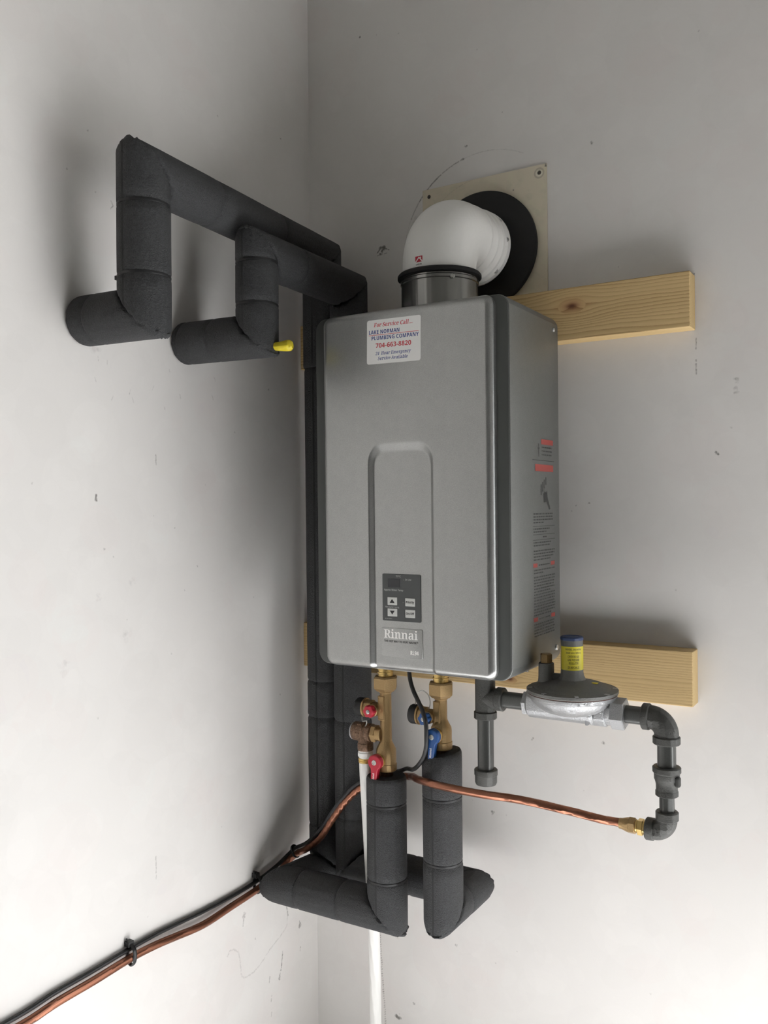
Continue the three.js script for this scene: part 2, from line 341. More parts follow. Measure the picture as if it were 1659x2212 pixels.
// ------------------------------------------------------------------ white vent elbow
{
  const t = thing('vent_elbow', 'white metal vent elbow bending from the heater top into the wall', 'vent elbow', [SX, 1.585, SZ]);
  const R = 0.067, pts = [], rad = [];
  const put = (p, r) => { pts.push(p); rad.push(r); };
  for (let y = 1.5885; y < VY - R - 0.001; y += 0.003) put(V(SX, y, SZ), 0.0628);
  for (let i = 0; i <= 36; i++) { const a = i / 36 * Math.PI / 2; put(V(SX + (VX - SX) * i / 36, VY - R + R * Math.sin(a), SZ - R + R * Math.cos(a)), 0.0628 + 0.0012 * Math.sin(a * 2)); }
  for (const [z, r] of [[0.1, 0.0628], [0.094, 0.0628], [0.0925, 0.0645], [0.086, 0.0648], [0.0845, 0.0634], [0.07, 0.0636], [0.0685, 0.0655], [0.052, 0.0657], [0.0505, 0.0682], [0.0435, 0.0684], [0.0425, 0.0665], [0.0345, 0.0668], [0.0335, 0.0694], [0.0285, 0.0694], [0.0275, 0.0675]]) put(V(VX, VY, z), r);
  part(t, 'elbow_body', sweep(pts, (i) => rad[i], 72, 0.5), M.ventWhite);
  part(t, 'inner_pipe', rod(V(VX, VY, 0.0125), V(VX, VY, 0.03), 0.059, 48), M.ventWhite);
  part(t, 'sealing_ring', lat([[0.06, 0], [0.0695, 0], [0.0716, 0.0015], [0.0716, 0.006], [0.0695, 0.0085], [0.0628, 0.0095], [0.06, 0.0095]], V(SX, 1.5835, SZ), Y, 72), M.gasket, 'black rubber sealing ring');
  for (const a of [4, 38, -48, 128, 215]) {
    const q = a * Math.PI / 180, d = V(Math.cos(q), Math.sin(q), 0), p = V(VX, VY, 0.0385).addScaledVector(d, 0.0662);
    const s = part(t, 'screw', hexa(p, p.clone().addScaledVector(d, 0.003), 0.0034, 6, 0.0006), M.screw);
    part(s, 'washer', rod(p.clone().addScaledVector(d, -0.0004), p.clone().addScaledVector(d, 0.0009), 0.0046, 20, 0.0003), M.screw);
  }
  const logo = paint(128, 128, (g) => {
    g.fillStyle = '#f3f2ee'; g.fillRect(0, 0, 128, 128);
    g.fillStyle = '#c0283a'; g.fillRect(6, 2, 112, 76);
    g.strokeStyle = '#f3f2ee'; g.lineWidth = 15; g.beginPath(); g.moveTo(2, 84); g.lineTo(66, 18); g.lineTo(124, 84); g.stroke(); g.fillStyle = '#f3f2ee'; g.fillRect(84, 14, 16, 20);
    g.fillStyle = '#333'; g.font = 'bold 28px sans-serif'; g.textAlign = 'center'; g.fillText('ubbink', 62, 116);
  });
  const w = 0.0162 / 0.0632, c = new THREE.CylinderGeometry(0.0632, 0.0632, 0.0165, 12, 1, true, -0.08 - w / 2, w); c.translate(SX, 1.6035, SZ);
  part(t, 'printed_emblem', c, std(0xffffff, 0.4, 0, { map: logo }), 'small red square emblem with a pale roof mark');
}

// ------------------------------------------------------------------ the water heater
const font = await new FontLoader().loadAsync('fonts/droid/droid_serif_bold.typeface.json');
const fontSans = await new FontLoader().loadAsync('fonts/droid/droid_sans_bold.typeface.json');
function text(str, f, width, height, x, y, z, depth = 0.0003) {   // left, baseline
  const g = new TextGeometry(str, { font: f, size: height, depth, curveSegments: 5, bevelEnabled: false }); g.computeBoundingBox();
  const b = g.boundingBox; g.translate(-b.min.x, 0, 0); g.scale(width / (b.max.x - b.min.x), 1, 1); g.translate(x, y, z); return g;
}
const HX0 = 0.2193, HX1 = 0.5753, HY0 = 0.9325, HY1 = 1.5161, HZ0 = 0.0817, HZ1 = 0.2866;
const heater = thing('water_heater', 'silver wall-hung tankless water heater with a recessed front channel', 'water heater', [SX, HY0, HZ0]);
{
  const t = heater;
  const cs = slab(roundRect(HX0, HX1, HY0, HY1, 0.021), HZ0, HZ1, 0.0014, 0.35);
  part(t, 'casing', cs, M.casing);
  part(t, 'front_frame', slab(roundRect(HX0 + 0.0016, HX1 - 0.0016, HY0 + 0.0016, HY1 - 0.0016, 0.0195), HZ1 - 0.001, HZ1 + 0.0018, 0.0006), M.rim, 'dark grey frame behind the front panel');
  // front panel as one formed sheet: rounded edge, channel that runs out at the bottom
  const x0 = 0.2407, x1 = 0.5539, y0 = 0.9326, y1 = 1.5160, cx = (x0 + x1) / 2, cy = (y0 + y1) / 2, hw = (x1 - x0) / 2, hh = (y1 - y0) / 2, Rc = 0.017, zb = 0.2884, zf = 0.3020, eb = 0.0125;
  const rx0 = 0.3313, rx1 = 0.4530, ryT = 1.3020, rR = 0.031, bev = 0.0095, top = 0.0175, dep = 0.0064;
  const xs = [], ys = [];
  const grid = (arr, list) => { for (const [a, b, n] of list) for (let i = 0; i < n; i++) arr.push(a + (b - a) * i / n); };
  grid(xs, [[-hw, -hw + eb, 14], [-hw + eb, rx0 - cx - 0.003, 8], [rx0 - cx - 0.003, rx0 - cx + bev + 0.003, 20], [rx0 - cx + bev + 0.003, rx0 - cx + 0.03, 12], [rx0 - cx + 0.03, rx1 - cx - 0.03, 12], [rx1 - cx - 0.03, rx1 - cx - bev - 0.003, 12], [rx1 - cx - bev - 0.003, rx1 - cx + 0.003, 20], [rx1 - cx + 0.003, hw - eb, 8], [hw - eb, hw, 14]]); xs.push(hw);
  grid(ys, [[-hh, -hh + Rc + 0.002, 34], [-hh + Rc + 0.002, ryT - cy - 0.05, 40], [ryT - cy - 0.05, ryT - cy + 0.004, 64], [ryT - cy + 0.004, hh - Rc - 0.002, 16], [hh - Rc - 0.002, hh, 34]]); ys.push(hh);
  const sd = (px, py, bx, by, r) => { const qx = Math.abs(px) - bx + r, qy = Math.abs(py) - by + r; return Math.hypot(Math.max(qx, 0), Math.max(qy, 0)) + Math.min(Math.max(qx, qy), 0) - r; };
  const sm = (a) => { a = Math.max(0, Math.min(1, a)); const e = 0.27; return a < e ? a * a / (2 * e * (1 - e)) : a > 1 - e ? 1 - (1 - a) * (1 - a) / (2 * e * (1 - e)) : (a - e / 2) / (1 - e); };
  const rcx = (rx0 + rx1) / 2 - cx, rhw = (rx1 - rx0) / 2, rTop = ryT - cy;
  const height = (x, y) => {
    const e = Math.max(0, -sd(x, y, hw, hh, Rc));
    let z = zf; if (e < eb) { const q = 1 - e / eb; z = zb + (zf - zb) * Math.sqrt(Math.max(0, 1 - q * q)); }
    // outer contour of the channel, then an inner contour set in by `bev` at the sides and `top` at the head
    const ry0 = -hh - 0.2, oh = (rTop - ry0) / 2, oy = (rTop + ry0) / 2, o = -sd(x - rcx, y - oy, rhw, oh, rR);
    if (o > 0) {
      const ih = (rTop - top - ry0) / 2, iy = (rTop - top + ry0) / 2, i = sd(x - rcx, y - iy, rhw - bev, ih, rR * 0.7);
      z -= dep * sm(i <= 0 ? 1 : o / (o + i));
    }
    return Math.max(z, zb);
  };
  const P = [], U = [], I = [], nx = xs.length;
  for (const y of ys) {
    const k = Math.abs(y) - (hh - Rc), half = k > 0 ? hw - Rc + Math.sqrt(Math.max(0, Rc * Rc - k * k)) : hw;
    for (const x of xs) { const px = x * half / hw; P.push(px + cx, y + cy, height(px, y)); U.push(px, y); }
  }
  for (let j = 0; j < ys.length - 1; j++) for (let i = 0; i < nx - 1; i++) { const a = j * nx + i; I.push(a, a + 1, a + nx, a + 1, a + nx + 1, a + nx); }
  const g = new THREE.BufferGeometry(); g.setAttribute('position', new THREE.Float32BufferAttribute(P, 3)); g.setAttribute('uv', new THREE.Float32BufferAttribute(U, 2)); g.setIndex(I); g.computeVertexNormals();
  const front = part(t, 'front_panel', [g, slab(roundRect(x0 + 0.0002, x1 - 0.0002, y0 + 0.0002, y1 - 0.0002, Rc), 0.2876, 0.289, 0)], M.silver);
  const zr = zf - dep;
  // control panel
  const cp = part(t, 'control_panel', slab(roundRect(0.3538, 0.4251, 1.0138, 1.0897, 0.003), zr - 0.001, zr + 0.0011, 0.0005), M.panelDark, 'dark grey control panel');
  const print = (w, h, fn) => { const tx = paint(w, h, fn); return std(0xffffff, 0.5, 0, { map: tx }); };
  const pmap = print(512, 544, (c) => {
    c.fillStyle = '#4b4d4d'; c.fillRect(0, 0, 512, 544); c.fillStyle = '#c6c7c4'; const k = 512 / 0.0703, px = (x) => (x - 0.3543) * k, py = (y) => (1.0892 - y) * k;
    c.font = '30px sans-serif'; c.textAlign = 'center'; c.fillText('°F/°C', px(0.384), py(1.0843)); c.font = '29px sans-serif'; c.fillText('In Use', px(0.4023), py(1.0795) - 2);
    c.fillText('Approx Water Temp', px(0.375), py(1.0635) + 8); c.font = '27px sans-serif'; c.fillText('Hot water temp.', px(0.3725), py(1.0348) - 2);
    c.font = '15px sans-serif'; c.fillText('MC-45-3GUS-S', px(0.365), py(1.0170));
    c.fillStyle = '#8d8f8c'; for (const [x, y] of [[0.394, 1.0805], [0.3925, 1.0445]]) { c.beginPath(); c.arc(px(x), py(y), 4, 0, 7); c.fill(); }
  });
  part(cp, 'printed_face', face(0.3543, 0.4246, 1.0143, 1.0892, zr + 0.00125), pmap);
  part(cp, 'display', box(0.3647, 0.387, 1.068, 1.0814, zr, zr + 0.0016, 0.0003), M.display);
  for (const [x, y, kind] of [[0.3725, 1.0458, 'up'], [0.3725, 1.0277, 'down'], [0.4055, 1.0453, 'Priority'], [0.4055, 1.0271, 'On/Off']]) {
    part(cp, 'button', box(x - 0.009, x + 0.009, y - 0.0064, y + 0.0064, zr, zr + 0.0019, 0.0007), M.key);
    if (kind === 'up' || kind === 'down') {
      const s = kind === 'up' ? 1 : -1, tr = new THREE.Shape([new THREE.Vector2(x - 0.0046, y - 0.0028 * s), new THREE.Vector2(x + 0.0046, y - 0.0028 * s), new THREE.Vector2(x, y + 0.0034 * s)]);
      part(cp, 'arrow_mark', slab(tr, zr + 0.0018, zr + 0.0021, 0), M.ink);
    } else part(cp, 'lettering', text(kind, fontSans, 0.0146, 0.0038, x - 0.0073, y - 0.0017, zr + 0.0018), M.ink);
    part(cp, 'button_dome', lat([[0.0001, 0.0006], [0.003, 0.0004], [0.0046, 0]].reverse(), V(x + 0.0012, y + 0.0006, zr + 0.0015), Z, 24), M.key);
  }
  // name badge
  const bd = part(t, 'name_badge', slab(roundRect(0.3511, 0.4276, 0.9562, 1.0027, 0.003), zr - 0.001, zr + 0.0012, 0.0007), M.silver);
  part(bd, 'lettering', [text('Rinnai', font, 0.0625, 0.0138, 0.3562, 0.9860, zr + 0.0011), text('RL94', fontSans, 0.0148, 0.0066, 0.4053, 0.9618, zr + 0.0011)], M.inkWhite, 'white raised lettering');
  part(bd, 'slogan', text('THE HOT WAY TO HEAT WATER™', fontSans, 0.0628, 0.0034, 0.3565, 0.9795, zr + 0.0011), M.ink, 'small dark printed slogan');
  // service sticker
  const st = print(1024, 726, (c, w, h) => {
    c.fillStyle = '#eae9e6'; c.fillRect(0, 0, w, h); c.textAlign = 'left';
    const line = (s, f, col, x, y, wd) => { c.font = f; c.fillStyle = col; const m = c.measureText(s).width; c.save(); c.translate(x, y); c.scale(wd / m, 1); c.fillText(s, 0, 0); c.restore(); };
    const slanted = (s, f, col, x, y, wd) => { c.save(); c.transform(1, 0, -0.2, 1, 0.2 * y, 0); line(s, f, col, x, y, wd); c.restore(); };
    const RED = '#c4303c', BLU = '#283c80';
    slanted('For Service Call...', 'bold 92px serif', RED, 130, 118, 740);
    line('LAKE NORMAN', 'bold 88px sans-serif', BLU, 32, 232, 600); line('PLUMBING COMPANY', 'bold 88px sans-serif', BLU, 84, 332, 900);
    c.fillStyle = RED; c.fillRect(34, 246, 950, 8);
    line('704-663-8820', 'bold 104px sans-serif', RED, 168, 462, 680);
    slanted('24  Hour Emergency', 'bold 74px serif', BLU, 165, 580, 670); slanted('Service Available', 'bold 74px serif', BLU, 212, 664, 570);
  });
  const sk = [roundRect(-0.05, 0.05, -0.0355, 0.0355, 0.004)].map((s) => { const q = new THREE.ShapeGeometry(s, 8), p = q.attributes.position, u = q.attributes.uv; for (let i = 0; i < p.count; i++) u.setXY(i, (p.getX(i) + 0.05) / 0.1, (p.getY(i) + 0.0355) / 0.071); q.rotateZ(-0.018); q.translate(0.3828, 1.4627, zf + 0.0004); return q; });
  part(t, 'service_sticker', sk, st, 'white rounded sticker printed in red and blue');
  // instruction print down the right side
  const W = 200, H = 640;
  const rows = (c, ink) => {
    seed = 77; const bar = (x0, x1, y, h, red) => { c.fillStyle = ink ? (red ? '#8e3d36' : '#3a3a39') : (red ? '#fff' : '#bdbdbd'); c.fillRect(x0, y, x1 - x0, h); };
    const words = (x, y, len) => { let k = x; while (k < x + len) { const wd = 5 + rnd() * 16; bar(k, Math.min(k + wd, x + len), y, 4.2, false); k += wd + 3; } };
    bar(82, 186, 8, 17, true); for (const y of [32, 44, 56]) words(86, y, 88); bar(58, 64, 24, 42, false); bar(54, 68, 36, 6, false);
    bar(8, 196, 76, 2, false); bar(30, 186, 90, 22, true);
    for (let i = 0; i < 4; i++) bar(74 + i * 14, 82 + i * 14, 130 + (3 - i) * 8, 34 - i * 3, false);
    c.fillStyle = ink ? '#30302f' : '#bdbdbd'; c.beginPath(); c.moveTo(96, 184); c.lineTo(112, 176); c.lineTo(122, 182); c.lineTo(130, 172); c.lineTo(134, 196); c.lineTo(158, 232); c.lineTo(146, 236); c.lineTo(124, 210); c.lineTo(100, 212); c.fill();
    let y = 246; const para = (n, full) => { for (let i = 0; i < n; i++) { words(12, y, i === n - 1 ? 60 + rnd() * 90 : full - rnd() * 14); y += 9.2; } };
    para(4, 180); y += 4; bar(8, 196, y, 1.5, false); y += 7; para(2, 150); bar(8, 196, y + 1, 1.5, false); y += 8; words(90, y, 34); y += 10; bar(8, 196, y, 1.5, false); y += 7; para(2, 160); y += 8; para(4, 182); y += 4;
    const head = () => { bar(8, 42, y, 13, true); words(52, y + 5, 96); bar(158, 192, y, 13, true); y += 20; };
    head(); para(2, 180); y += 4; para(6, 184); para(8, 184); head(); para(13, 180); head(); para(4, 170);
  };
  const lm = paint(W * 2, H * 2, (c) => { c.scale(2, 2); c.fillStyle = '#30302f'; c.fillRect(0, 0, W, H); rows(c, true); }), la = paint(W * 2, H * 2, (c) => { c.scale(2, 2); c.fillStyle = '#000'; c.fillRect(0, 0, W, H); rows(c, false); }, false);
  const lb = new THREE.PlaneGeometry(0.102, 0.322); lb.rotateY(Math.PI / 2); lb.translate(HX1 + 0.0004, 1.1475, 0.1545);
  part(t, 'instruction_print', lb, std(0xffffff, 0.6, 0, { map: lm, alphaMap: la, transparent: true }), 'column of small dark print with red headings');
  part(t, 'side_screw', rod(V(HX1 - 0.001, 0.9593, 0.1037), V(HX1 + 0.0035, 0.9593, 0.1037), 0.0048, 20, 0.0008), M.screw);
  part(t, 'side_screw', rod(V(HX1 - 0.001, 1.49, 0.1037), V(HX1 + 0.0025, 1.49, 0.1037), 0.0032, 20, 0.0008), M.screw);
  // steel flue collar on the top, hanging brackets at the back
  const fc = part(t, 'flue_collar', lat([[0, 0], [0.0655, 0], [0.0655, 0.058], [0.0668, 0.0595], [0.0668, 0.064], [0.0655, 0.0655], [0.0655, 0.0675], [0.06, 0.0675]], V(SX, HY1 - 0.001, SZ), Y, 72), M.steel, 'bright steel flue collar');
  { const d = V(0.72, 0, 0.69).normalize(), p = V(SX, 1.5745, SZ).addScaledVector(d, 0.065); part(fc, 'screw', hexa(p, p.clone().addScaledVector(d, 0.0042), 0.0042, 6, 0.0008), M.screw); }
  for (const y of [1.5, 0.9]) part(t, 'mounting_bracket', [box(0.30, 0.50, y - (y > 1 ? 0.02 : 0), y + 0.03, 0.0385, 0.0415, 0.0006), box(0.33, 0.335, y - (y > 1 ? 0.02 : 0), y + 0.03 + (y < 1 ? 0.02 : 0), 0.041, 0.083, 0.0006), box(0.465, 0.47, y - (y > 1 ? 0.02 : 0), y + 0.03 + (y < 1 ? 0.02 : 0), 0.041, 0.083, 0.0006)], M.steel);
}

// ------------------------------------------------------------------ foam insulated pipes
function sleeve(p0, p1, r, n0, n1, o = {}) {
  const d = p1.clone().sub(p0), L = d.length(); d.normalize();
  let a = Math.abs(d.y) < 0.9 ? Y.clone() : Z.clone(); a.sub(d.clone().multiplyScalar(a.dot(d))).normalize(); const b = d.clone().cross(a);
  const seg = 56, P = [], U = [], I = [], s = o.seed ?? 1, rag = [o.rag0 ?? 0.0006, o.rag1 ?? 0.0006], ch = [o.ch0 ?? 0.0022, o.ch1 ?? 0.0022];
  const st = [0, 0.0012, 0.003, 0.006]; const rowsN = Math.max(4, Math.round(L / 0.012)), rows = [];
  for (const k of st) rows.push([k, 0]); for (let i = 1; i < rowsN; i++) rows.push([i / rowsN, 1]); for (const k of [...st].reverse()) rows.push([k, 2]);
  const ring = (t) => t;
  for (const [k, kind] of rows) for (let j = 0; j <= seg; j++) {
    const q = (j % seg) / seg * Math.PI * 2, cs = Math.cos(q), sn = Math.sin(q), off = a.clone().multiplyScalar(cs).addScaledVector(b, sn);
    const wob = 1 + 0.012 * nz(cs * 1.3 + s, sn * 1.3, kind === 1 ? k * L * 14 + s : s) + (o.squash ?? 0) * Math.cos(2 * q + s);
    const s0 = -(n0.dot(off) * r) / n0.dot(d) + rag[0] * nz(cs * 5 + s * 3, sn * 5, s) * 2, s1 = -(n1.dot(off) * r) / n1.dot(d) + rag[1] * nz(cs * 5 + s * 5, sn * 5, s + 4) * 2;
    let t, rr = r * wob;
    if (kind === 0) { t = s0 + k; rr -= ch[0] * Math.pow(1 - k / 0.006, 2); } else if (kind === 2) { t = L + s1 - k; rr -= ch[1] * Math.pow(1 - k / 0.006, 2); } else t = s0 + 0.006 + (L + s1 - s0 - 0.012) * k;
    const v = p0.clone().addScaledVector(off, rr).addScaledVector(d, t); P.push(v.x, v.y, v.z); U.push(q * r, t + s * 0.37);
  }
  const n = rows.length, w = seg + 1;
  for (let i = 0; i < n - 1; i++) for (let j = 0; j < seg; j++) { const c = i * w + j; I.push(c, c + 1, c + w, c + 1, c + w + 1, c + w); }
  for (const i of [0, n - 1]) {
    const c = P.length / 3, q = i ? p1 : p0; P.push(q.x, q.y, q.z); U.push(0, 0);
    for (let j = 0; j < seg; j++) { const e = i * w + j; i ? I.push(e, e + 1, c) : I.push(e + 1, e, c); }
  }
  const g = new THREE.BufferGeometry(); g.setAttribute('position', new THREE.Float32BufferAttribute(P, 3)); g.setAttribute('uv', new THREE.Float32BufferAttribute(U, 2)); g.setIndex(I);
  return toCreasedNormals(g, 0.75);
}
function band(p, d, r, headAt) {      // cable tie around a pipe
  const out = [lat([[r - 0.0012, -0.0019], [r + 0.0007, -0.0019], [r + 0.0011, -0.0012], [r + 0.0011, 0.0012], [r + 0.0007, 0.0019], [r - 0.0012, 0.0019]], p, d, 56)];
  if (headAt) { const q = p.clone().addScaledVector(headAt, r + 0.0022); out.push(box(q.x - 0.0032, q.x + 0.0032, q.y - 0.0032, q.y + 0.0032, q.z - 0.0032, q.z + 0.0032, 0.0008)); }
  return out;
}
// path: [x, y, z, radius of the piece that follows]; cuts: per leg, distances from its start where the foam is butted ('t' = with a cable tie)
function foamPipe(t, path, cuts, ends) {
  const P = path.map((q) => V(q[0], q[1], q[2])), n = P.length, D = []; let k = 1;
  for (let i = 0; i < n - 1; i++) D.push(P[i + 1].clone().sub(P[i]).normalize());
  for (let i = 0; i < n - 1; i++) {
    const L = P[i + 1].distanceTo(P[i]), list = [...(cuts[i] ?? [])], radii = path[i][3], r0 = [].concat(radii);
    const n0 = i ? D[i - 1].clone().add(D[i]).normalize() : D[0], n1 = i < n - 2 ? D[i].clone().add(D[i + 1]).normalize() : (ends ?? D[i]);
    const stops = [0, ...list.map((c) => c[0]), L];
    for (let j = 0; j < stops.length - 1; j++) {
      const a = P[i].clone().addScaledVector(D[i], stops[j]), b = P[i].clone().addScaledVector(D[i], stops[j + 1]), first = j === 0, last = j === stops.length - 2, r = r0[Math.min(j, r0.length - 1)];
      const mit0 = first && i > 0, mit1 = last && i < n - 2;
      part(t, 'foam_sleeve', sleeve(a, b, r, first ? n0 : D[i], last ? n1 : D[i], { seed: k++ * 1.7, rag0: mit0 ? 0.0028 : 0.0006, rag1: mit1 ? 0.0028 : 0.0006, ch0: mit0 ? 0.0046 : 0.0025, ch1: mit1 ? 0.0046 : 0.0025 }), M.foam);
      if (!first && list[j - 1][1]) part(t, 'cable_tie', band(a, D[i], r - 0.0012, list[j - 1][2]), M.tie);
    }
  }
}
const headCam = V(0.5, 0, 0.86).normalize();
{
  const t = thing('insulated_pipe', 'longer black foam insulated pipe, highest on the left wall, ending under the red-lever valve', 'insulated pipe', [0, 1.4875, 0.59]);
  foamPipe(t, [[0.002, 1.4875, 0.59, 0.0385], [0.131, 1.4845, 0.59, 0.0388], [0.1325, 1.691, 0.59, 0.038], [0.088, 1.691, 0.082, [0.0385, 0.0368]], [0.088, 0.482, 0.082, 0.036], [0.07, 0.482, 0.19, 0.0362], [0.292, 0.484, 0.19, [0.0358, 0.0355, 0.0355]], [0.292, 0.7245, 0.19]],
    [[[0.034]], [[0.052, 1, V(-0.86, 0, 0.5)], [0.155, 1]], [[0.148], [0.33]], [[0.22], [0.835], [0.905], [1.12]], [], [[0.037], [0.131]], [[0.06, 1], [0.193, 1]]]);
  part(t, 'pipe_stub', rod(V(0.2925, 0.70, 0.19), V(0.2925, 0.742, 0.19), 0.0118), M.oldCopper, 'dull copper pipe end');
}
{
  const t = thing('insulated_pipe', 'shorter black foam insulated pipe, lower on the left wall, ending under the blue-lever valve', 'insulated pipe', [0, 1.487, 0.375]);
  foamPipe(t, [[0.002, 1.4855, 0.375, 0.0365], [0.162, 1.482, 0.372, 0.0355], [0.163, 1.62, 0.372, 0.0362], [0.163, 1.613, 0.1, 0.0362], [0.163, 0.513, 0.1, 0.0352], [0.407, 0.515, 0.1, 0.0345], [0.4035, 0.511, 0.19, [0.034, 0.0335, 0.034]], [0.403, 0.7815, 0.19]],
    [[[0.01], [0.075]], [[0.05, 1], [0.12, 1]], [[0.1]], [[0.823], [1.008]], [[0.13]], [[0.042]], [[0.086, 1], [0.195, 1]]], V(-0.12, 1, 0.1).normalize());
  part(t, 'pipe_stub', rod(V(0.4025, 0.76, 0.19), V(0.4025, 0.797, 0.19), 0.0118), M.oldCopper, 'dull copper pipe end');
  // yellow lever of the ball valve hidden in the foam
  const pts = [[0.185, 1.463, 0.371], [0.197, 1.462, 0.368], [0.21, 1.462, 0.364], [0.2245, 1.463, 0.359]].map((p) => V(...p));
  part(t, 'valve_lever', sweep(new THREE.CatmullRomCurve3(pts).getSpacedPoints(14), (i) => [0.0065, 0.0065, 0.0065, 0.0066, 0.0068, 0.007, 0.0073, 0.0077, 0.0081, 0.0085, 0.0089, 0.0092, 0.0093, 0.0088, 0.006][i], 20), M.yellow, 'yellow rubber-dipped lever');
}

// ------------------------------------------------------------------ brass isolation valves below the heater
function isolationValve(cx, lever, y, label) {     // y: heights of the valve bulge for this one
  const cz = 0.19, t = thing('isolation_valve', label, 'valve', [cx, y.end, cz]);
  const at = (h) => V(cx, h, cz);
  part(t, 'inlet_nipple', lat([[0, 0], [0.0128, 0], [0.0128, 0.006], [0.0138, 0.0065], [0.0138, 0.009], [0.0128, 0.0095], [0.0128, 0.0125], [0.0138, 0.013], [0.0138, 0.0155], [0.0128, 0.016], [0.0128, 0.022], [0.0138, 0.0225], [0.0138, 0.0345], [0, 0.0345]], at(0.8985), Y, 36), M.brassBright);
  const nut = lat([[0, 0], [0.0135, 0], [0.0165, 0.0002], [0.0222, 0.0055], [0.0225, 0.0075], [0.0225, 0.0235], [0.0205, 0.0262], [0.0145, 0.0265], [0, 0.0265]], at(0.8735), Y, 6, 0.2, 0.45);
  part(t, 'union_nut', nut, M.brass);
  const h = 0.8735 - y.end;
  const prof = [[0, 0], [0.0172, 0], [0.0186, 0.0015], [0.0186, 0.0125], [0.0176, 0.0135], [0.0178, y.bulge - y.end - 0.012], [0.0172, y.bulge - y.end - 0.006], [0.0125, y.bulge - y.end + 0.003], [0.0103, y.bulge - y.end + 0.008], [0.0102, h - 0.004], [0.0118, h - 0.002], [0.0118, h], [0, h]];
  const body = part(t, 'body', [lat(prof, at(y.end), Y, 48, 0.5)], M.brass);
  // raised cast tablet on the upper body, turned to the left front
  const tab = slab(roundRect(-0.0068, 0.0068, -0.0215, 0.0215, 0.001), 0.004, 0.0113, 0.0006); tab.rotateY(-0.12); tab.translate(cx - 0.002, y.tab, cz);
  const fr = [slab(roundRect(-0.006, 0.006, -0.0205, 0.0205, 0.0008), 0.0112, 0.0121, 0.0002)]; const hole = roundRect(-0.0046, 0.0046, -0.019, 0.019, 0.0006); const fs = roundRect(-0.006, 0.006, -0.0205, 0.0205, 0.0008); fs.holes.push(hole);
  const fg = slab(fs, 0.0111, 0.0121, 0.0001); fg.rotateY(-0.12); fg.translate(cx - 0.002, y.tab, cz);
  part(body, 'cast_tablet', [tab, fg], M.brass);
  // drain cock on the left
  const yd = 0.8395, dx = (k) => V(cx - k, yd, cz);
  const dr = part(t, 'drain_cock', [rod(dx(0.004), dx(0.03), 0.0118, 28), rod(dx(0.026), dx(0.041), 0.0145, 28), rod(dx(0.040), dx(0.0435), 0.0172, 32, 0.0006), rod(V(cx - 0.0195, yd, cz + 0.004), V(cx - 0.0195, yd, cz + 0.0165), 0.0112, 28)], M.brass);
  part(dr, 'cap', lat([[0, 0], [0.0165, 0], [0.0168, 0.001], [0.0168, 0.012], [0.0155, 0.0145], [0.0135, 0.0155], [0, 0.0155]], dx(0.0432), V(-1, 0, 0), 32), M.black, 'black plastic cap');
  const lob = new THREE.Shape(); for (let i = 0; i <= 72; i++) { const a = i / 72 * Math.PI * 2, r = 0.0102 + 0.0009 * Math.cos(a * 6); i ? lob.lineTo(r * Math.cos(a), r * Math.sin(a)) : lob.moveTo(r, 0); }
  const kn = slab(lob, 0, 0.0125, 0.0018, 0.8); kn.translate(cx - 0.0195, yd, cz + 0.016);
  part(dr, 'knob', kn, lever);
  part(dr, 'knob_screw', lat([[0, 0.0022], [0.0014, 0.0021], [0.0016, 0.0012], [0.0022, 0.0022], [0.0036, 0.0012], [0.0038, 0]].reverse(), V(cx - 0.0195, yd, cz + 0.0284), Z, 18), M.screw);
  // plastic strap that holds the cap
  const lp = y.strap.map(([a, b, c]) => [cx + a, yd + b, cz + c]);
  part(dr, 'cap_strap', sweep(curve(lp, 24), 0.0011, 8), M.clear, 'clear plastic strap');
  // quarter turn lever
  const yl = y.lever, lz = cz + 0.0175;
  part(t, 'stem', rod(V(cx + y.lx, yl, cz + 0.012), V(cx + y.lx, yl, lz + 0.004), 0.0128, 30), M.brassBright);
  const s = new THREE.Shape(), r = 0.0132; s.absarc(0, 0, r, -0.95, Math.PI + 0.95, false); s.quadraticCurveTo(-0.0068, -0.013, -0.0064, -0.017); s.lineTo(-0.0056, -0.0365); s.quadraticCurveTo(-0.005, -0.039, 0, -0.039); s.quadraticCurveTo(0.005, -0.039, 0.0056, -0.0365); s.lineTo(0.0064, -0.017); s.quadraticCurveTo(0.0068, -0.013, Math.cos(-0.95) * r, Math.sin(-0.95) * r);
  const g = slab(s, 0, 0.0115, 0.0022, 0.7); g.rotateZ(-0.06); g.translate(cx + y.lx, yl, lz + 0.003);
  const lv = part(t, 'lever', g, lever);
  part(lv, 'lever_screw', lat([[0, 0.001], [0.0017, 0.0009], [0.002, 0.0002], [0.0024, 0.0014], [0.0044, 0.0004], [0.0046, -0.001]].reverse(), V(cx + y.lx, yl, lz + 0.0148), Z, 20), M.screw, 'small chrome screw');
  const tx = text('Rinnai', font, 0.0165, 0.0036, -0.00825, -0.0014, 0, 0.0002); tx.rotateZ(Math.PI / 2); tx.rotateZ(-0.06); tx.translate(cx + y.lx - 0.0018, yl - 0.0265, lz + 0.0144);
  part(lv, 'lettering', tx, M.inkWhite);
  return t;
}
isolationValve(0.2925, M.red, { end: 0.7335, bulge: 0.778, tab: 0.844, lever: 0.7535, lx: -0.0055, strap: [[-0.05, -0.014, 0], [-0.044, -0.023, 0.008], [-0.03, -0.02, 0.016], [-0.035, -0.03, 0.012], [-0.047, -0.037, 0.004], [-0.056, -0.03, 0]] },
  'brass valve with a red lever and red drain knob, left below the heater');
